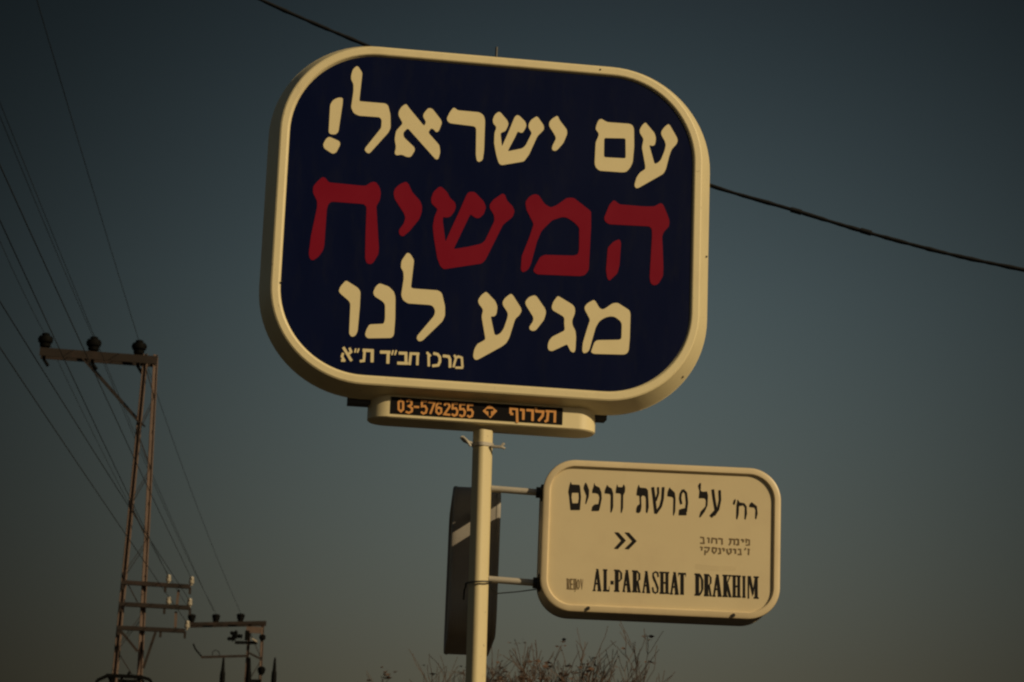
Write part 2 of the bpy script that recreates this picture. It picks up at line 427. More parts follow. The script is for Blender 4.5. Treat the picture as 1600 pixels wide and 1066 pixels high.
o = T.done('lettering', M_letter, face); o['label'] = 'rightmost word of the small cream bottom line'

bm = bmesh.new()
x_, z_ = SF.loc(776, 80, 0.11)
tube(bm, [(x_, 0.115, z_ - 0.05), (x_, 0.115, z_ + 0.022)], 0.006, 8)
link('lifting_bolt', bm, M_dark, big)
for px, py, y_ in ((1104, 401, 0.07), (1067, 589, 0.07), (938, 109, -0.008), (430, 258, 0.05), (440, 440, -0.008)):
    x_, z_ = SF.loc(px, py, y_)
    bm = bmesh.new()
    lathe(bm, (x_, y_, z_), [(0.003, -0.005), (0.0045, -0.002), (0.0045, 0.006)], 8, Vector((0, 1, 0)))
    link('screw', bm, M_dark, big)

# ------------------------------------------------------------------ pole
AX = 0.12                                     # pole stands in the middle of the sign's depth
xt, zt = SF.loc(754.2, 690, AX)
xb, zb = SF.loc(743.2, 1060, AX)
PT, PB = SF.world(xt, AX, zt), SF.world(xb, AX, zb)
def pole_at(z): return PB + (PT - PB) * ((z - PB.z) / (PT.z - PB.z))
base = pole_at(0.0)
PR = 0.0535
pole = thing('sign_pole', base, 'slim cream steel pole carrying the signs, dark on its left side', 'pole')
def rel(p, o=base): return Vector(p) - o
bm = bmesh.new()
zs = [0.0, 1.0, 2.0, 3.0, 3.4, PT.z + 0.05]
FACE = R(36)                                   # square tube, turned so that one face looks to the right
def square_ring(c_, hs, r_=0.026, n=12):
    out_ = []
    for x_, y_ in rr(2 * hs, 2 * hs, r_, n):
        out_.append(c_ + Vector((x_ * math.cos(FACE) - y_ * math.sin(FACE), x_ * math.sin(FACE) + y_ * math.cos(FACE), 0)))
    return out_
def square_tube(bm, spec):
    rings = [[bm.verts.new(p) for p in square_ring(c_, hs)] for c_, hs in spec]
    for a_, b_ in zip(rings, rings[1:]):
        for i in range(len(a_)):
            j = (i + 1) % len(a_); bm.faces.new((a_[i], a_[j], b_[j], b_[i]))
    bm.faces.new(rings[0][::-1]); bm.faces.new(rings[-1])
HS = 0.0405
square_tube(bm, [(rel(pole_at(z)), HS) for z in zs])
link('shaft', bm, M_pole, pole)
bm = bmesh.new()
square_tube(bm, [(Vector((0, 0, z_)), h_) for h_, z_ in ((0.15, 0.0), (0.15, 0.02), (0.06, 0.022), (0.048, 0.10))])
link('base_plate', bm, M_pole, pole, 30)
# collar under the box
bm = bmesh.new()
pc = rel(pole_at(PT.z - 0.018))
square_tube(bm, [(pc + Vector((0, 0, -0.010)), HS + 0.0005), (pc + Vector((0, 0, -0.008)), HS + 0.004), (pc + Vector((0, 0, 0.008)), HS + 0.004), (pc + Vector((0, 0, 0.010)), HS + 0.0005)])
tube(bm, [pc + Vector((-0.05, -0.03, 0.0)), pc + Vector((-0.085, -0.035, 0.012)), pc + Vector((-0.10, -0.03, 0.03))], 0.009, 8)
tube(bm, [pc + Vector((-0.055, -0.045, -0.015)), pc + Vector((-0.075, -0.05, 0.012)), pc + Vector((-0.092, -0.045, 0.028))], 0.006, 8)
tube(bm, [pc + Vector((0.04, -0.03, -0.01)), pc + Vector((0.085, -0.04, -0.012)), pc + Vector((0.10, -0.035, 0.006))], 0.007, 8)
tube(bm, [pc + Vector((0.085, -0.04, -0.012)), pc + Vector((0.105, -0.035, -0.018))], 0.006, 8)
link('clamp', bm, M_arm, pole, 40)

# ------------------------------------------------------------------ phone-number box under the sign
PY = 0.062
def L_(px, py, y=PY): return SF.loc(px, py, y)
tl, tr, br, bl = L_(610.4, 620.6), L_(879, 637), L_(879, 663.5), L_(610.4, 646.6)
bx0, bx1 = (tl[0] + bl[0]) / 2, (tr[0] + br[0]) / 2
bz1, bz0 = (tl[1] + tr[1]) / 2, (bl[1] + br[1]) / 2
cl, crr = L_(575.5, 650, PY + .06)[0], L_(931.5, 670, PY + .06)[0]
zb_ = (L_(695, 658.5)[1] + L_(885.6, 670.5)[1]) / 2
zt_ = -SH / 2 - 0.066
pcx, pcz, pw = (cl + crr) / 2, zb_, crr - cl
PFm = SF.M @ Matrix.Translation((pcx, PY, zb_))
pho = thing('advertising_lightbox', PFm, 'low cream box under the big blue sign with an amber telephone number on black', 'sign')
ph_, pd = zt_ - zb_, 0.215
bm = bmesh.new()
rings = []
for ins, z in ((0.006, 0.0), (0.0, 0.006), (0.0, ph_ - 0.006), (0.006, ph_)):
    pts = []
    for k, (sx, sy) in enumerate(((1, 1), (-1, 1), (-1, -1), (1, -1))):
        r_ = 0.098
        ox, oy = sx * (pw / 2 - r_), pd / 2 + sy * (pd / 2 - r_)
        for i in range(13):
            a_ = R(90 * k + 90 * i / 12)
            pts.append(bm.verts.new((ox + (r_ - ins) * math.cos(a_), oy + (r_ - ins) * math.sin(a_), z)))
    rings.append(pts)
for a_, b_ in zip(rings, rings[1:]):
    for i in range(len(a_)):
        j = (i + 1) % len(a_)
        bm.faces.new((a_[i], a_[j], b_[j], b_[i]))
bm.faces.new(rings[0][::-1]); bm.faces.new(rings[-1])
link('casing', bm, M_frame, pho, 35)
bm = bmesh.new()
box(bm, ((bx0 + bx1) / 2 - pcx, 0.0, (bz0 + bz1) / 2 - zb_), (bx1 - bx0, 0.006, bz1 - bz0))
pan = link('panel', bm, M_black, pho)
bm = bmesh.new()
mx0, mx1 = SF.loc(545, 620, 0.1)[0], SF.loc(950, 640, 0.1)[0]
rz_ = (SF.loc(552, 627, 0.12)[1] + SF.loc(945, 652, 0.12)[1]) / 2 - zb_
box(bm, ((mx0 + mx1) / 2 - pcx, 0.10, rz_ + 0.012), (mx1 - mx0, 0.08, 0.045))
link('mounting_rail', bm, M_dark, pho)
PFr = Frame(Vector((0, 0, 0)), 0); PFr.M = PFm; PFr.I = PFm.inverted()
T = Text(PFr, -0.003, 0.0008)
a = (605, 610, 11.034)
T.add(*a, stroke([(235,172),(275,205),(275,330),(238,365),(198,330),(196,205)], 36, True), 0.5)
five = [(690,192),(600,190),(597,278),(655,272),(682,320),(668,382),(625,402),(583,372)]
T.strokes(*a, 36, [(333,192),(380,165),(420,198),(420,248),(372,272),(430,310),(425,362),(375,390),(318,368)], [(458,284),(552,290)], five,
          [(708,200),(818,212),(742,408)], [(985,262),(1010,225),(1058,228),(1078,280),(985,412),(1088,424)],
          [(x + 530, y + 37) for x, y in five], [(x + 660, y + 50) for x, y in five], [(x + 795, y + 60) for x, y in five], r=0.5)
T.strokes(*a, 34, [(938,228),(885,212),(850,260),(848,375),(888,410),(932,385),(932,315),(890,295),(858,318)], r=0.5)
T.done('lettering', M_amber, pan, 'amber telephone number')
a = (740, 610, 10.667)
T.poly(*a, [(265,240),(395,345),(280,465),(150,345)], r=0.6)
T.done('logo_mark', M_amber, pan)
T.strokes(*a, 42, [(615,388),(618,300),(722,315),(728,540)], [(612,392),(662,396)], [(772,322),(832,332),(828,492)], [(880,328),(985,336),(982,512)],
          [(1033,285),(1048,350),(1160,356),(1150,425),(1080,512)], [(1200,345),(1358,350),(1352,538)], [(1242,368),(1228,500),(1183,525)], r=0.5)
T.done('lettering', M_amber, pan, 'amber Hebrew word')
T = Text(PFr, -0.0055, 0.0006)
T.strokes(740, 610, 10.667, 34, [(215,325),(330,325)], [(272,335),(275,428)], r=0.3)
T.done('logo_mark', M_black, pan)

# ------------------------------------------------------------------ street-name sign
def street_box(root, wd, ht, r, dp, mrim, mcase):
    p1 = [(-0.036, 0.016), (-0.033, 0.004), (-0.029, 0.0), (-0.010, 0.0), (-0.003, 0.003), (0.0, 0.010)]
    link('frame', sweep_rr(wd, ht, r, p1 + [(0.0, 0.020)], n=16), mrim, root, 40)
    link('casing', sweep_rr(wd, ht, r, [(-0.0025, 0.0205), (-0.0025, dp - 0.0205)], n=16), mcase, root, 40)
    link('frame', sweep_rr(wd, ht, r, [(o_, dp - y_) for o_, y_ in (p1 + [(0.0, 0.020)])][::-1], n=16), mrim, root, 40)
    a_ = link('panel', sheet_rr(wd - 0.066, ht - 0.066, r - 0.033, 0.013), M_panel, root)
    link('panel', sheet_rr(wd - 0.066, ht - 0.066, r - 0.033, dp - 0.013, True), M_panel, root)
    return a_
pz = pole_at(3.0)
pz = at_y(748, 870, PT.y)
PAX = pole_at(pz.z)
TS = R(2.4)
def fit_street(tilt):
    f0 = Frame(Vector((PAX.x, PAX.y - 0.085, PAX.z)), TS, tilt)
    Tp = [f0.loc(914.5, 719.2), f0.loc(1170.8, 730.6)]
    Bp = [f0.loc(886, 955.2), f0.loc(1184.8, 968.6)]
    Lp = [f0.loc(848.3, 756), f0.loc(844.8, 910)]
    Rp = [f0.loc(1218.6, 770), f0.loc(1221.4, 924.5)]
    return f0, Tp, Bp, Lp, Rp
f0, Tp, Bp, Lp, Rp = fit_street(0)
sl_ = [math.atan2(p[1][1] - p[0][1], p[1][0] - p[0][0]) for p in (Tp, Bp)] + [-math.atan2(p[0][0] - p[1][0], p[0][1] - p[1][1]) for p in (Lp, Rp)]
print('street tilt candidates', [round(math.degrees(v), 2) for v in sl_])
tilt = -(sl_[0] + sl_[1]) / 2
f0, Tp, Bp, Lp, Rp = fit_street(tilt)
x0s, x1s = (Lp[0][0] + Lp[1][0]) / 2, (Rp[0][0] + Rp[1][0]) / 2
z1s, z0s = (Tp[0][1] + Tp[1][1]) / 2, (Bp[0][1] + Bp[1][1]) / 2
STW, STH, STD = x1s - x0s, z1s - z0s, 0.30
print('street size', STW, STH, 'pole', PT, PB)
STM = f0.M @ Matrix.Translation(((x0s + x1s) / 2, 0, (z0s + z1s) / 2))
STF = Frame(Vector((0, 0, 0)), 0); STF.M = STM; STF.I = STM.inverted()
st = thing('street_name_sign', STM, 'cream street name sign with black Hebrew and Latin lettering and a double arrow', 'street sign')
pnl = street_box(st, STW, STH, 0.150, STD, M_rim, M_case)
SY = 0.013
T = Text(STF, SY, 0.0008)
a = (880, 740, 11.43)
T.poly(*a, [(135,145),(155,195),(290,200),(305,240),(320,420),(300,655),(130,655),(105,400),(90,330),(110,220)], [(158,345),(275,345),(280,440),(265,530),(165,530),(150,430)], r=1)
T.poly(*a, [(400,155),(430,200),(465,300),(460,410),(410,550),(395,540),(415,400),(365,270),(370,225)], r=1)
T.poly(*a, [(555,165),(575,215),(650,250),(685,340),(690,450),(660,600),(640,670),(505,670),(520,590),(560,550),(630,545),(650,430),(630,370),(580,350),(520,350),(520,300),(545,230)], r=1)
T.poly(*a, [(785,200),(810,235),(870,270),(895,360),(895,600),(865,700),(845,690),(850,400),(835,365),(740,355),(745,300),(770,240)], r=1)
T.poly(*a, [(965,190),(980,240),(1060,245),(1080,190),(1110,240),(1105,330),(1075,390),(1070,620),(1045,710),(1030,690),(1035,380),(1020,355),(940,350),(945,280)], r=1)
T.done('lettering', M_ink, pnl, 'leftmost word of the black Hebrew street name')
T.poly(*a, [(1350,195),(1370,250),(1480,260),(1515,300),(1525,480),(1530,600),(1505,710),(1480,690),(1480,450),(1465,400),(1420,390),(1395,420),(1400,600),(1385,680),(1350,710),(1305,690),(1310,620),(1330,570),(1370,540),(1365,400),(1310,385),(1325,270)], r=1)
a = (1010, 740, 8.42)
T.strokes(*a, 38, [(85,178),(100,300),(125,525)])
T.strokes(*a, 26, [(155,178),(158,260),(125,360)])
T.strokes(*a, 34, [(224,178),(215,330),(190,430),(125,525)])
T.poly(*a, [(305,180),(330,210),(375,250),(385,330),(380,500),(360,560),(350,545),(355,330),(340,310),(275,300),(280,240)], r=1)
T.strokes(*a, 32, [(480,212),(522,258),(535,380),(520,505)], [(482,215),(452,268),(445,330),(460,405)])
T.poly(*a, [(430,475),(470,462),(530,450),(530,550),(425,550)], r=1)
T.done('lettering', M_ink, pnl, 'middle four-letter word of the black Hebrew street name')
T.poly(*a, [(705,120),(720,130),(715,225),(740,240),(800,235),(812,290),(805,420),(770,500),(710,580),(695,570),(715,500),(780,430),(785,350),(765,325),(690,325),(700,230),(680,160)], r=1)
T.strokes(*a, 36, [(875,208),(890,330),(918,490)])
T.strokes(*a, 32, [(965,218),(970,350),(945,470),(890,550)])
T.strokes(*a, 46, [(920,490),(848,568)])
T.done('lettering', M_ink, pnl, 'short tall word of the black Hebrew street name')
T.poly(*a, [(1165,335),(1178,345),(1165,410),(1140,400),(1150,360)], r=.6)
T.poly(*a, [(1200,340),(1230,380),(1290,390),(1320,430),(1325,530),(1305,610),(1290,600),(1295,450),(1275,420),(1220,430),(1215,540),(1195,610),(1180,590),(1185,420)], r=.8)
T.poly(*a, [(1385,375),(1410,395),(1455,430),(1465,530),(1445,605),(1430,590),(1435,480),(1420,450),(1350,440),(1360,400)], r=.8)
o = T.done('lettering', M_ink, pnl); o['label'] = 'small black Hebrew abbreviation at the top right'
T = Text(STF, SY, 0.0008)
a = (940, 815, 17.76)
T.poly(*a, [(350,298),(470,300),(680,530),(450,770),(340,752),(540,530)], r=.6)
T.poly(*a, [(638,303),(760,305),(980,545),(750,778),(638,757),(848,545)], r=.6)
T.done('arrow', M_ink, pnl)
# Latin line: condensed bold serif capitals, each drawn in a unit cell
def cap(ch):
    s = []   # (kind, data) in unit cell, y down
    st_, th_, se = 0.36, 0.15, 0.07
    def stem(x, wd_=st_, serif=True, y0=0, y1=1):
        s.append([(x - wd_/2, y0), (x + wd_/2, y0), (x + wd_/2, y1), (x - wd_/2, y1)])
        if serif:
            for yy in (y0, y1 - se): s.append([(x - wd_/2 - .09, yy), (x + wd_/2 + .09, yy), (x + wd_/2 + .09, yy + se), (x - wd_/2 - .09, yy + se)])
    def ln(pts, wd_): s.append(('s', pts, wd_))
    if ch == 'A':
        s.append([(.36,0),(.66,0),(1.0,1),(.60,1),(.43,.22),(.43,.1)]); ln([(.46,.12),(.15,.98)], .20)
        s.append([(.25,.62),(.74,.62),(.76,.70),(.23,.70)])
        s.append([(0,.94),(.34,.94),(.34,1),(0,1)]); s.append([(.54,.94),(1,.94),(1,1),(.54,1)])
    elif ch == 'L':
        stem(.34, .48); s.append([(.2,.92),(.92,.92),(1,.74),(1,1),(.2,1)])
    elif ch in 'PR':
        stem(.28, .48)
        ln([(.3,.05),(.62,.06),(.82,.14),(.82,.40),(.62,.50),(.36,.51)], .17 if ch == 'P' else .16)
        s.append([(.72,.1),(.95,.14),(.95,.42),(.72,.46)])
        if ch == 'R': s.append([(.5,.5),(.74,.5),(.95,.95),(1.02,1),(.72,1)])
    elif ch == 'S':
        ln([(.88,.26),(.80,.08),(.5,.04),(.2,.1),(.16,.26),(.34,.42),(.66,.58),(.84,.74),(.78,.92),(.5,.97),(.2,.92),(.1,.72)], .22)
        s.append([(.12,.26),(.32,.22),(.9,.68),(.72,.80)])
    elif ch == 'H':
        stem(.22, .36); stem(.78, .36); s.append([(.3,.46),(.7,.46),(.7,.54),(.3,.54)])
    elif ch == 'T':
        stem(.5, .46, False); s.append([(0,0),(1,0),(1,.2),(.9,.09),(.1,.09),(0,.2)]); s.append([(.26,.94),(.74,.94),(.74,1),(.26,1)])
    elif ch == 'D':
        stem(.25, .43); ln([(.25,.04),(.58,.08),(.82,.28),(.82,.72),(.58,.92),(.25,.96)], .2); s.append([(.68,.22),(.94,.3),(.94,.7),(.72,.78)])
    elif ch == 'K':
        stem(.25, .42); ln([(.85,.02),(.32,.56)], .13); s.append([(.38,.46),(.62,.38),(1,1),(.68,1)]); s.append([(.62,0),(1,0),(1,.06),(.62,.06)])
    elif ch == 'I': stem(.5, .62)
    elif ch == 'M':
        ln([(.13,0),(.13,1)], .12); stem(.85, .30); s.append([(.04,0),(.34,0),(.62,.68),(.5,.9)]); ln([(.55,.82),(.78,.05)], .10)
    elif ch == 'E':
        stem(.26, .34, False)
        for yy in (0, .45, .9): s.append([(0,yy),(.92,yy),(.92,yy+.11),(0,yy+.11)])
    elif ch == 'O': s.append(('c', [(.5,.07),(.84,.25),(.84,.75),(.5,.93),(.16,.75),(.16,.25)], .24))
    elif ch == 'V':
        s.append([(0,0),(.34,0),(.62,.8),(.5,1)]); ln([(.52,.95),(.9,0)], .14)
    elif ch == '-': s.append([(0,0),(1,0),(1,1),(0,1)])
    return s
def put(T, ch, x0, x1, y0, y1):
    wd_, h_ = x1 - x0, y1 - y0; slope = 0.044; lean = 0.0
    def mp(p): return (x0 + p[0] * wd_, y0 + p[1] * h_ + (p[0] - .5) * wd_ * slope)
    for e in cap(ch):
        if isinstance(e, tuple):
            pts = [(p[0] * wd_, p[1] * h_) for p in e[1]]
            for lp in ([stroke(pts, e[2] * wd_, True)] if e[0] == 'c' else [[l] for l in stroke(pts, e[2] * wd_)]):
                T.add(0, 0, 1, [[mp((q[0] / wd_, q[1] / h_)) for q in l] for l in lp], 0)
        else: T.add(0, 0, 1, [[mp(p) for p in e]], 0)
T = Text(STF, SY, 0.0008)
for ch, x0, x1, y0, y1 in (('A',926.4,939.8,889,923.9),('L',942.4,952.4,889.5,924.2),('-',954,959,907.5,913.5),('P',960.3,973,890.2,925),('A',972.7,986,890.6,925.4),
        ('R',988.4,1001.4,891.3,925.8),('A',1003.4,1016.2,892.2,926.8),('S',1018.8,1030,892.2,927.8),('H',1031.6,1045.2,893.4,928.1),('A',1047,1060.8,893.9,929.1),('T',1059.8,1072,895,929.5),
        ('D',1086.2,1100,896.2,931),('R',1100.6,1112.6,897,931.8),('A',1113.6,1127.8,897.7,932.5),('K',1129.8,1143.2,898.2,933.2),('H',1144.8,1157.2,898.9,933.7),('I',1159.6,1165.8,899.9,934.1),('M',1167.6,1184.2,900.3,935.4)):
    if ch == 'D': T.done('lettering', M_ink, pnl, 'first black Latin word along the bottom')
    put(T, ch, x0, x1, y0, y1)
T.done('lettering', M_ink, pnl, 'second black Latin word along the bottom')
T = Text(STF, SY, 0.0008)
for i, ch in enumerate('REHOV'):
    put(T, ch, 885.4 + i * 5.3, 885.4 + i * 5.3 + 4.8, 904 + i * .23, 921 + i * .23)
T.poly(0, 0, 1, [(897.6,923),(899.2,923),(899.2,924.6),(897.6,924.6)], r=.3)
o = T.done('lettering', M_ink2, pnl); o['label'] = 'small narrow Latin word at the lower left'
T = Text(STF, SY, 0.0008)
a = (1080, 825, 14.545)
T.strokes(*a, 34, [(205,210),(282,222),(290,340)], [(205,345),(312,350)], [(365,225),(408,240),(402,345)], [(470,350),(480,235),(578,250),(582,360)], [(618,240),(705,252),(706,380)],
          [(862,250),(988,262),(985,385)], [(905,262),(895,350),(862,388)], [(1020,250),(1078,265),(1078,378),(1028,378)], [(1140,262),(1192,275),(1182,325)], [(1255,345),(1250,262),(1322,280),(1322,385),(1242,392)],
          [(205,430),(250,445),(238,515)], [(298,440),(412,450),(398,505),(350,562)], [(322,500),(315,615)], [(474,448),(578,460),(572,522),(528,572),(486,530),(488,470)], [(622,460),(662,475),(668,575),(615,582)],
          [(708,465),(752,475),(748,530)], [(815,472),(830,560),(862,595),(908,560),(912,482),(868,478)], [(960,480),(1012,490),(1012,585)], [(1062,485),(1122,490),(1128,595)], [(1058,600),(1152,606)],
          [(1242,455),(1220,505)], [(1283,478),(1335,495)], [(1312,500),(1305,615)], r=.4)
o = T.done('lettering', M_ink2, pnl); o['label'] = 'two small lines of faded Hebrew at the right'
T = Text(STF, SY, 0.0002)
T.poly(0, 0, 1, [(1086,881),(1112,884),(1150,885.5),(1150,892),(1120,893),(1086,889.5)], r=2)
T.done('painted_over_patch', M_patch, pnl)
for px, py in ((919, 950.5), (1146, 961.5)):
    x_, z_ = STF.loc(px, py, 0.0)
    bm = bmesh.new()
    lathe(bm, (x_, -0.005, z_), [(0.008, -0.003), (0.009, 0.01)], 10, Vector((0, 1, 0)))
    link('screw', bm, M_dark, st)
# two arms to the pole with flanges at the casing
for py in (770, 911.5):
    ax, az = STF.loc(842, py, 0.085)
    e = STM @ Vector((-STW / 2 + 0.0, 0.085, az))
    pp = pole_at(e.z + 0.01)
    I = STM.inverted()
    p0, p1 = I @ pp, Vector((-STW / 2 + 0.004, 0.085, az))
    d = (p0 - p1).normalized()
    bm = bmesh.new()
    tube(bm, [p1, p0 - d * 0.046], 0.0158, 16)
    a_ = link('arm', bm, M_arm, st, 40)
    bm = bmesh.new()
    lathe(bm, p1 + d * 0.002, [(0.040, -0.004), (0.040, 0.008), (0.026, 0.012), (0.026, 0.03)], 16, d)
    link('flange', bm, M_dark, a_, 30)

# ------------------------------------------------------------------ the sign seen end-on behind the pole
bx_ = at_y(742, 870, PAX.y + 0.42)
A3 = R(90 + 2.2)
TDW, TDH, TDD = 1.05, 0.738, 0.232
top = at_y(745, 754.5, bx_.y)
S3 = Matrix.Translation(Vector((bx_.x, bx_.y, top.z - TDH / 2))) @ Matrix.Rotation(A3, 4, 'Z') @ Matrix.Translation((TDW / 2, -TDD / 2, 0))
s3 = thing('street_name_sign', S3, 'street sign box seen end-on in shadow behind the pole', 'street sign')
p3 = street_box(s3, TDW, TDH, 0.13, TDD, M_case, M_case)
for dz in (0.22, -0.22):
    bm = bmesh.new()
    tube(bm, [(-TDW / 2 + 0.002, TDD / 2, dz), (-TDW / 2 - 0.37, TDD / 2, dz)], 0.018, 12)
    link('arm', bm, M_arm, s3, 40)

# thin wire tied round the pole by the lower arm
bm = bmesh.new()
pts = []
for i in range(15):
    a_ = R(-200 + 190 * i / 14)
    z = 0
    px_, py_ = 748, 908
    c_ = pole_at(at_y(748, 908 , PAX.y - PR).z)
    pts.append(c_ + Vector((math.cos(a_) * 0.060, math.sin(a_) * 0.060, -0.012 + 0.016 * i / 14)))
pts = [pts[0] + Vector((-0.01, 0.05, -0.06)), pts[0] + Vector((-0.008, 0.02, -0.02))] + pts
tube(bm, pts, 0.004, 6)
w1 = at_y(778, 926, PAX.y); w2 = at_y(838, 921, PAX.y - 0.02)
tube(bm, [c_ + Vector((PR, 0.02, -0.02)), w1 + Vector((0, 0, -0.004)), (w1 + w2) / 2 + Vector((0, 0, -0.004)), w2], 0.0028, 6)
tag(link('tie_wire', bm, M_dark, None, 60), 'thin dark wire looped around the pole beside the lower bracket arm', 'wire')

# ------------------------------------------------------------------ overhead cable behind the big sign
bm = bmesh.new()
cp = [(-900,-760),(-300,-372),(60,-175),(300,-52),(408,0),(495,38.5),(570,70),(720,134),(860,193),(980,240),(1110,290),(1235,327),(1330,356),(1420,381),(1500,401),(1600,422),(1720,446),(2000,492),(2500,548),(3200,590)]
pts = [at_y(px, py, 15.2 - 0.0012 * (px - 400)) for px, py in cp]
fine = []
for i in range(len(pts) - 1):
    p0, p1, p2, p3_ = pts[max(i - 1, 0)], pts[i], pts[i + 1], pts[min(i + 2, len(pts) - 1)]
    for k in range(10):
        t = k / 10
        fine.append(0.5 * ((2 * p1) + (p2 - p0) * t + (2 * p0 - 5 * p1 + 4 * p2 - p3_) * t * t + (3 * p1 - p0 - 3 * p2 + p3_) * t ** 3))
rads = []
for i, p in enumerate(fine):
    rads.append(0.0125 + 0.0016 * math.sin(i * 0.9) + 0.0012 * math.sin(i * 2.3 + 1))
tube(bm, fine, rads, 8)
for px, py in ((1236, 327.5), (1345, 360)):
    p = at_y(px, py, 15.2 - 0.0012 * (px - 400)); q = at_y(px + 16, py + 4.6, 15.2 - 0.0012 * (px - 384))
    tube(bm, [p, q], 0.0175, 8)
tag(link('overhead_cable', bm, M_cable, None, 60), 'thick black cable sagging across the sky behind the big blue sign', 'cable')

# ------------------------------------------------------------------ power pylons on the left
def lattice(root, F, xc, ztop, wt, wb, zb, mleg, step=0.75):
    """square tapered mast centred on local xc"""
    def hw(z): return (wt + (wb - wt) * (ztop - z) / (ztop - zb)) / 2
    for sx in (-1, 1):
        for sy in (-1, 1):
            b_ = bmesh.new()
            for (w0, w1_) in (((0.075, 0.012), 0), ((0.012, 0.075), 1)):
                off = Vector((-sx * 0.034, 0, 0)) if w1_ == 0 else Vector((0, -sy * 0.034, 0))
                bar(b_, Vector((xc + sx * hw(zb), sy * hw(zb), zb)) + off, Vector((xc + sx * hw(ztop), sy * hw(ztop), ztop)) + off, w0[0], w0[1])
            link('leg', b_, mleg, root)
    b_ = bmesh.new(); z = ztop - 0.15; k = 0
    while z - step > zb:
        z2 = z - step
        for sy in (-1, 1):
            s = 1 if k % 2 else -1
            bar(b_, (xc + s * hw(z), sy * (hw(z) + .01), z), (xc - s * hw(z2), sy * (hw(z2) + .01), z2), 0.024, 0.012)
        for sx in (-1, 1):
            s = 1 if k % 2 else -1
            bar(b_, (xc + sx * (hw(z) + .01), s * hw(z), z), (xc + sx * (hw(z2) + .01), -s * hw(z2), z2), 0.012, 0.024)
        z = z2; k += 1
    link('bracing', b_, M_arm_rust, root)
def pin_insulator(root, x, y, z, s=1.0, mm=None, flat=False):
    b_ = bmesh.new()
    if flat: pr = [(0.035, 0), (0.035, 0.05), (0.10, 0.07), (0.105, 0.12), (0.10, 0.13), (0.125, 0.15), (0.13, 0.21), (0.125, 0.22), (0.145, 0.24), (0.15, 0.29), (0.12, 0.335), (0.05, 0.35)]
    else: pr = [(0.03, 0.0), (0.03, 0.09), (0.095, 0.10), (0.105, 0.16), (0.09, 0.175), (0.13, 0.185), (0.145, 0.25), (0.12, 0.30), (0.07, 0.315), (0.075, 0.35), (0.04, 0.365)]
    lathe(b_, (x, y, z), [(r_ * s, h_ * s) for r_, h_ in pr], 16)
    return link('insulator', b_, mm or M_insul, root, 40)

ARM_YAW = R(6)
def base_frame(px, py, dist, yaw):
    p = at_y(px, py, dist)
    return Frame(Vector((p.x, p.y, 0)), yaw)
D1, D2 = 49.0, 76.0
P1 = base_frame(233, 580, D1, ARM_YAW)
tw = thing('power_pylon', P1.M, 'tall rusty lattice pylon with a one-sided top arm carrying three dark insulators', 'pylon', 'power line pylons')
zt1 = P1.loc(244, 556)[1]
hw_ = (P1.loc(243.5, 573)[0] - P1.loc(225, 573)[0])
wbm = (P1.loc(219, 1040)[0] - P1.loc(178, 1040)[0])
zb1 = P1.loc(198, 1040)[1]
xc1 = (P1.loc(243.5, 573)[0] + P1.loc(225, 573)[0]) / 2
wb0 = hw_ + (wbm - hw_) * (zt1) / (zt1 - zb1)
lattice(tw, P1, xc1, zt1, hw_, wb0, 0.0, M_rust)
bm = bmesh.new()
aL, aR = P1.loc(62, 549, -0.16), P1.loc(246, 563, -0.16)
for yy in (-0.16, 0.16):
    bar(bm, (aL[0], yy, aL[1]), (aR[0], yy, aR[1]), 0.10, 0.14) if False else None
q_ = math.atan2(aR[1] - aL[1], aR[0] - aL[0])
ln_ = math.hypot(aR[0] - aL[0], aR[1] - aL[1])
cx_, cz_ = (aL[0] + aR[0]) / 2, (aL[1] + aR[1]) / 2
box(bm, (cx_, -0.16, cz_), (ln_, 0.02, 0.17), Matrix.Rotation(-q_, 4, 'Y'))
box(bm, (cx_, -0.11, cz_ + 0.075), (ln_, 0.08, 0.016), Matrix.Rotation(-q_, 4, 'Y'))
box(bm, (cx_, 0.16, cz_), (ln_, 0.02, 0.17), Matrix.Rotation(-q_, 4, 'Y'))
link('crossarm', bm, M_arm_rust, tw)
INS1 = []
for px, py in ((70, 546), (145.5, 551.5), (216.5, 557)):
    x_, z_ = P1.loc(px, py, 0.0)
    pin_insulator(tw, x_, 0.0, z_ - 0.06, 1.12)
    INS1.append(P1.world(x_, 0.0, z_ + 0.29))
    b_ = bmesh.new(); tube(b_, [(x_, -0.05, z_ + 0.02), (x_ + 0.0, -0.05, z_ - 0.22), (x_ + 0.10, -0.05, z_ - 0.36)], 0.035, 8)
    link('insulator_pin', b_, M_insul, tw)
bm = bmesh.new()
b1, b2 = P1.loc(128, 560, -0.14), P1.loc(218, 662, -0.14)
bar(bm, (b1[0], -0.18, b1[1]), (b2[0], -0.18, b2[1]), 0.05, 0.03)
bar(bm, (b1[0] + .1, 0.18, b1[1]), (b2[0] + .1, 0.18, b2[1]), 0.05, 0.03)
link('brace', bm, M_arm_rust, tw)
INS_L = []
for k, (xa, ya, xb_, yb_) in enumerate(((190, 910, 297, 917), (186, 944, 297, 950), (183, 981, 289, 986))):
    l_, r_ = P1.loc(xa, ya, -0.3), P1.loc(xb_, yb_, -0.3)
    bm = bmesh.new()
    bar(bm, (l_[0], -0.3, l_[1]), (r_[0], -0.3, r_[1]), 0.085, 0.085)
    for fx in (0.0, 0.62, 0.98):
        x_, z_ = l_[0] + (r_[0] - l_[0]) * fx, l_[1] + (r_[1] - l_[1]) * fx
        box(bm, (x_ + 0.03, -0.3, z_ - 0.08), (0.05, 0.06, 0.14))
    link('crossarm', bm, M_arm_rust, tw)
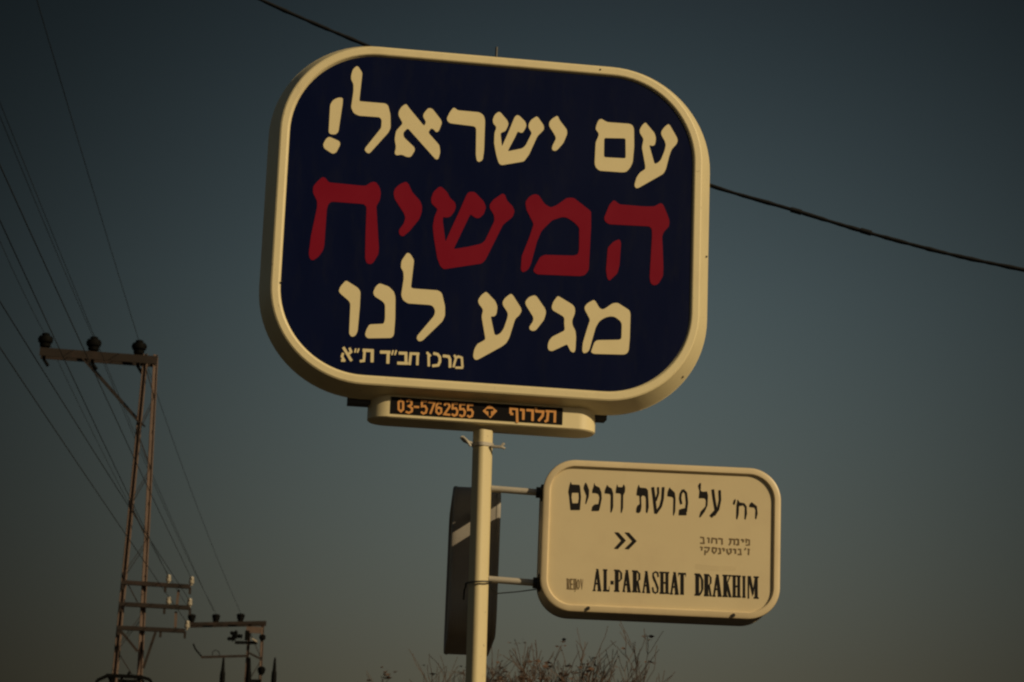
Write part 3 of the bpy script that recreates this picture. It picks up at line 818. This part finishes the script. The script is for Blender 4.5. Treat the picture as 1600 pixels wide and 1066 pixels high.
for px, py in ((263, 905), (299, 908), (263, 939.5), (296, 942), (292, 977)):
    x_, z_ = P1.loc(px, py + 6, -0.3)
    b_ = bmesh.new()
    lathe(b_, (x_, -0.3, z_), [(0.02, -0.02), (0.03, 0.02), (0.05, 0.03), (0.055, 0.08), (0.04, 0.09), (0.05, 0.11), (0.04, 0.16), (0.015, 0.17)], 12)
    link('insulator', b_, M_white, tw, 40)
    INS_L.append(P1.world(x_, -0.3, z_ + 0.12))
bm = bmesh.new()
for (a_, b_) in (((279, 922), (276.5, 945)), ((275, 956), (274, 981))):
    l_, r_ = P1.loc(*a_, -0.2), P1.loc(*b_, -0.2)
    bar(bm, (l_[0], -0.2, l_[1]), (r_[0], -0.2, r_[1]), 0.11, 0.05)
link('tie_plate', bm, M_rust, tw)
bm = bmesh.new()
for (a_, b_, wd_) in (((243, 988), (224, 1044), 0.085), ((188, 985), (215, 1018), 0.03)):
    l_, r_ = P1.loc(*a_, -0.45), P1.loc(*b_, -0.45)
    bar(bm, (l_[0], -0.45, l_[1]), (r_[0], -0.45, r_[1]), wd_, 0.05)
link('brace', bm, M_arm_rust, tw)
# switch platform low on the mast, only its top in view
bm = bmesh.new()
l_, r_ = P1.loc(166, 1055.5, -0.6), P1.loc(222, 1058, -0.6)
bar(bm, (l_[0], -0.6, l_[1]), (r_[0], -0.6, r_[1]), 0.10, 0.07)
bar(bm, (l_[0] + 0.05, -0.6, l_[1]), (l_[0] + 0.05, 0.6, l_[1]), 0.06, 0.06)
bar(bm, (r_[0] - 0.05, -0.6, r_[1]), (r_[0] - 0.05, 0.6, r_[1]), 0.06, 0.06)
bar(bm, (l_[0], 0.6, l_[1]), (r_[0], 0.6, r_[1]), 0.10, 0.07)
for (a_, b_) in (((168, 1056), (152, 1063)), ((152, 1063), (146, 1085)), ((220, 1058), (234, 1062)), ((234, 1062), (246, 1085))):
    l2, r2 = P1.loc(*a_, -0.6), P1.loc(*b_, -0.6)
    bar(bm, (l2[0], -0.6, l2[1]), (r2[0], -0.6, r2[1]), 0.09, 0.06)
for px in (176, 190, 218):
    l2, r2 = P1.loc(px, 1058, -0.6), P1.loc(px, 1090, -0.6)
    bar(bm, (l2[0], -0.6, l2[1]), (r2[0], -0.6, r2[1]), 0.06, 0.05)
l2, r2 = P1.loc(200, 1054, -0.6), P1.loc(203, 1050, -0.6)
bar(bm, (l2[0], -0.6, l2[1]), (r2[0], -0.6, r2[1]), 0.05, 0.05)
link('switch_platform', bm, M_insul, tw)

P2 = base_frame(399, 980, D2, ARM_YAW)
t2 = thing('power_pylon', P2.M, 'low rusty pylon just right of the tall one, crowded with insulators and switchgear', 'pylon', 'power line pylons')
zt2 = P2.loc(400, 978)[1]
xl2, xr2 = P2.loc(388, 1000)[0], P2.loc(410, 1000)[0]
lattice(t2, P2, (xl2 + xr2) / 2, zt2, xr2 - xl2, (xr2 - xl2) * 1.6, 0.0, M_rust, 0.9)
bm = bmesh.new()
l_, r_ = P2.loc(297, 975.5, -0.3), P2.loc(416, 973, -0.3)
bar(bm, (l_[0], -0.3, l_[1]), (r_[0], -0.3, r_[1]), 0.11, 0.10)
bar(bm, (l_[0], 0.2, l_[1]), (r_[0], 0.2, r_[1]), 0.11, 0.10)
link('crossarm', bm, M_arm_rust, t2)
INS2 = []
for px, py in ((299, 974), (337, 974), (375.5, 973)):
    x_, z_ = P2.loc(px, py, -0.05)
    pin_insulator(t2, x_, -0.05, z_ - 0.02, 0.88, None, True)
    INS2.append(P2.world(x_, -0.05, z_ + 0.29))
bm = bmesh.new()
l_, r_ = P2.loc(384, 980, -0.32), P2.loc(409, 984, -0.32)
box(bm, ((l_[0] + r_[0]) / 2, -0.36, l_[1] - 0.08), (0.46, 0.04, 0.2))
link('mast_head_plate', bm, M_rust, t2)
bm = bmesh.new()     # air-break switch: cluster of sheds on a bar
l_, r_ = P2.loc(367, 1004, -0.4), P2.loc(402, 1004.5, -0.4)
bar(bm, (l_[0], -0.4, l_[1]), (r_[0], -0.4, r_[1]), 0.10, 0.09)
for px, py, dx, dz in ((365, 992, -.16, .15), (368, 992, .02, .2), (373, 994, -.20, .02), (362, 998, -.2, -.02), (366, 997, .12, .10)):
    c_ = P2.loc(px, py, -0.4)
    ax_ = Vector((dx, 0, dz)).normalized()
    lathe(bm, (c_[0], -0.4, c_[1]), [(0.03, -0.12), (0.085, -0.10), (0.04, -0.05), (0.085, -0.02), (0.04, 0.03), (0.075, 0.06), (0.03, 0.14)], 10, ax_)
c_ = P2.loc(410, 996, -0.3); lathe(bm, (c_[0], -0.3, c_[1]), [(0.04, -0.09), (0.1, -0.06), (0.1, 0.06), (0.04, 0.09)], 10)
c_ = P2.loc(386, 993, -0.42); box(bm, (c_[0], -0.42, c_[1]), (0.14, 0.1, 0.3))
link('switch', bm, M_insul, t2)
bm = bmesh.new()
l_, r_ = P2.loc(394, 998, -0.5), P2.loc(402, 1003, -0.5)
bar(bm, (l_[0], -0.5, l_[1]), (r_[0], -0.5, r_[1]), 0.07, 0.05)
link('fuse', bm, M_white, t2)
bm = bmesh.new()
l_, r_ = P2.loc(314, 1027, -0.4), P2.loc(388, 1025, -0.4)
bar(bm, (l_[0], -0.4, l_[1]), (r_[0], -0.4, r_[1]), 0.07, 0.07)
l_, r_ = P2.loc(388, 1020, -0.4), P2.loc(408, 1030, -0.4)
bar(bm, (l_[0], -0.4, l_[1]), (r_[0], -0.4, r_[1]), 0.08, 0.06)
link('crossarm', bm, M_arm_rust, t2)
bm = bmesh.new()
tube(bm, [(*[P2.loc(px, py, -0.4)[0]], -0.4, P2.loc(px, py, -0.4)[1]) for px, py in ((302, 1006), (305, 1014), (310, 1020), (316, 1027))], 0.03, 6)
link('jumper_wire', bm, M_insul, t2)
bm = bmesh.new()
tube(bm, [(P2.loc(px, py, -0.4)[0], -0.4, P2.loc(px, py, -0.4)[1]) for px, py in ((332, 1026), (332, 1019), (337, 1015.5), (342, 1019), (344, 1026))], 0.014, 6)
link('jumper_wire', bm, M_insul, t2)
for px in (347, 388, 427.5):
    b_ = bmesh.new()
    c_ = P2.loc(px, 1066, -0.7)
    k_ = D2 / FPX
    lathe(b_, (c_[0], -0.7, c_[1]), [(4.2 * k_, -30 * k_), (4.2 * k_, 8 * k_), (3.9 * k_, 15 * k_), (3.0 * k_, 17 * k_), (2.6 * k_, 22 * k_), (2.2 * k_, 28 * k_), (1.6 * k_, 36 * k_), (0.6 * k_, 38 * k_)], 12)
    link('cable_bushing', b_, M_insul, t2, 40)
bm = bmesh.new()
c_ = P2.loc(408.5, 1048, -0.5); lathe(bm, (c_[0], -0.5, c_[1]), [(0.05, -0.14), (0.11, -0.05), (0.13, 0.06), (0.06, 0.13)], 12)
l_, r_ = P2.loc(384, 1064.5, -0.5), P2.loc(408, 1064.5, -0.5)
bar(bm, (l_[0], -0.5, l_[1]), (r_[0], -0.5, r_[1]), 0.16, 0.1)
link('surge_arrester', bm, M_insul, t2, 40)

# conductors -------------------------------------------------------
def wire(a, b, sag, rad, label, n=40, grp='power lines on the left'):
    b_ = bmesh.new(); a = Vector(a); b = Vector(b)
    pts = []
    for i in range(n + 1):
        t = i / n; p = a.lerp(b, t); p.z -= sag * 4 * t * (1 - t); pts.append(p)
    tube(b_, pts, rad, 6)
    return tag(link('power_line', b_, M_cable, None, 60), label, 'power line', grp)
def incoming(end, far, z, rad, label, sag=0.2, over=2.4):
    """from a pixel the wire crosses near the picture edge, at the height it hangs there, to its insulator"""
    p = at_z(*far, z)
    q = Vector(end)
    st_ = q + (p - q) * over
    return wire(st_, q, sag, rad, label)
zh = INS1[0].z
RW = 0.006
incoming(INS1[2], (66, 0), INS1[2].z - 0.05, RW, 'right-hand incoming wire of the top arm, steepest of all, reaching the insulator nearest the mast')
incoming(INS1[1], (1, 160), INS1[1].z - 0.05, RW, 'incoming wire to the middle insulator of the tall pylon')
incoming(INS1[0], (12, 385), INS1[0].z - 0.05, RW, 'incoming wire to the outer left insulator of the tall pylon')
for k, nm in enumerate(('outer left', 'middle', 'mast-side')):
    wire(INS1[k], INS2[k], 0.22, RW, 'wire between the two pylons joining their %s insulators' % nm)
zl = INS_L[0].z
incoming(INS_L[1], (5, 220), INS_L[1].z + 0.1, RW, 'low wire ending at the right white insulator of the upper short crossarm', 0.25)
incoming(INS_L[0], (2, 303), INS_L[0].z + 0.1, RW, 'low wire ending at the inner white insulator of the upper short crossarm', 0.25)
incoming(INS_L[3], (5, 455), INS_L[3].z + 0.1, RW, 'low wire ending at the right white insulator of the middle short crossarm', 0.15)
incoming(INS_L[4], (1, 520), INS_L[4].z + 0.1, RW, 'low wire ending at the white insulator of the lowest short crossarm', 0.15)
pA = at_z(5, 116, zh + 0.6); pB = P2.world(INS2[1].x * 0 + P2.loc(334, 955, 0.4)[0], 0.4, P2.loc(334, 955, 0.4)[1])
wire(pA + (pA - pB) * 0.6, pB, 0.5, RW, 'wire passing behind the top arm without touching it and falling to the low pylon')

# ------------------------------------------------------------------ bare trees behind
def tree(name, base_, h, spread, label, seed, nmain, lean=0.0, leaves=120, twist=0.35):
    rng = random.Random(seed)
    root = thing(name, Vector(base_), label, 'tree', 'bare trees behind the signs')
    bt = bmesh.new(); bc = bmesh.new(); bl = bmesh.new()
    trunk_h = h * 0.34
    tube(bt, [(0, 0, -0.05), (0.03, 0.02, trunk_h * .5), (lean * .2, 0, trunk_h)], [0.12, 0.095, 0.075], 10)
    tips = []
    def grow(p, d, ln, r, lvl):
        pts = [p]; rads = [r]; dd = d.copy()
        nseg = 5
        for i in range(nseg):
            dd = (dd + Vector((rng.gauss(0, .11), rng.gauss(0, .11), rng.gauss(0.03, .07)))).normalized()
            pts.append(pts[-1] + dd * ln / nseg); rads.append(max(r * (1 - 0.14 * (i + 1)), 0.005))
        tube(bc, pts, rads, 5 if lvl < 2 else 3, False)
        if lvl >= 4:
            tips.append((pts[-1], dd)); return
        nb = {0: 4, 1: 5, 2: 4, 3: 3}[lvl]
        for k in range(nb):
            i = rng.randint(2, nseg) if k else nseg
            ax = Vector((rng.gauss(0, 1), rng.gauss(0, 1), rng.gauss(0, .4))).normalized()
            nd = (dd + ax * (twist + 0.18 * rng.random()) + Vector((0, 0, 0.10))).normalized()
            grow(pts[i], nd, ln * rng.uniform(.5, .78), max(rads[i] * rng.uniform(.5, .72), 0.005), lvl + 1)
        if lvl >= 2: tips.append((pts[-1], dd))
    for k in range(nmain):
        az_ = 2 * math.pi * k / nmain + rng.uniform(-.4, .4)
        sp = spread * rng.uniform(.35, 1.0)
        d = Vector((math.cos(az_) * sp + lean, math.sin(az_) * sp, 1)).normalized()
        grow(Vector((lean * .2, 0, trunk_h * rng.uniform(.85, 1.0))), d, h * .36 * rng.uniform(.85, 1.1), 0.045, 0)
    for i in range(leaves):
        p, dd = rng.choice(tips)
        for j in range(rng.randint(2, 5)):
            c_ = p + Vector((rng.gauss(0, .05), rng.gauss(0, .05), rng.gauss(-.02, .05)))
            q = Matrix.Rotation(rng.uniform(0, 6.28), 3, 'Z') @ Matrix.Rotation(rng.uniform(0, 3.1), 3, 'X')
            s = rng.uniform(.025, .065)
            vs = [bl.verts.new(c_ + q @ Vector(v)) for v in ((-s, 0, 0), (0, -s * .45, s * .15), (s, 0, 0), (0, s * .45, s * .15))]
            bl.faces.new(vs)
    link('trunk', bt, M_bark, root, 60)
    cr_ = link('crown', bc, M_bark, root, 60)
    link('dry_leaves', bl, M_leaf, cr_)
    return root
def tree_at(px, ytop, dist, label, seed, nmain, spread, hscale, leaves, twist=.35, lean=0.0):
    topz = at_y(px, ytop, dist).z
    b_ = at_y(px, 1000, dist)
    return tree('bare_tree', (b_.x, b_.y, 0), topz * hscale, spread, label, seed, nmain, lean, leaves, twist)
tree_at(880, 1003, 34, 'broad leafless tree with fine brown twigs just below the street name sign', 11, 12, 0.21, 0.84, 420)
tree_at(690, 1036, 40, 'smaller tree with clumps of dry leaves to the left of the pole', 5, 7, 0.17, 0.82, 420, .4)

# ------------------------------------------------------------------ ground
bm = bmesh.new()
bmesh.ops.create_grid(bm, x_segments=2, y_segments=2, size=6000)
g = link('ground', bm, mat('dry_ground', (0.032, 0.028, 0.024), 0.95, 0.35, 0.4, spec=0.1, dirt=(0.03, 0.03, 0.03), dirt_amt=0.5, dirt_scale=0.05))
g['kind'] = 'structure'
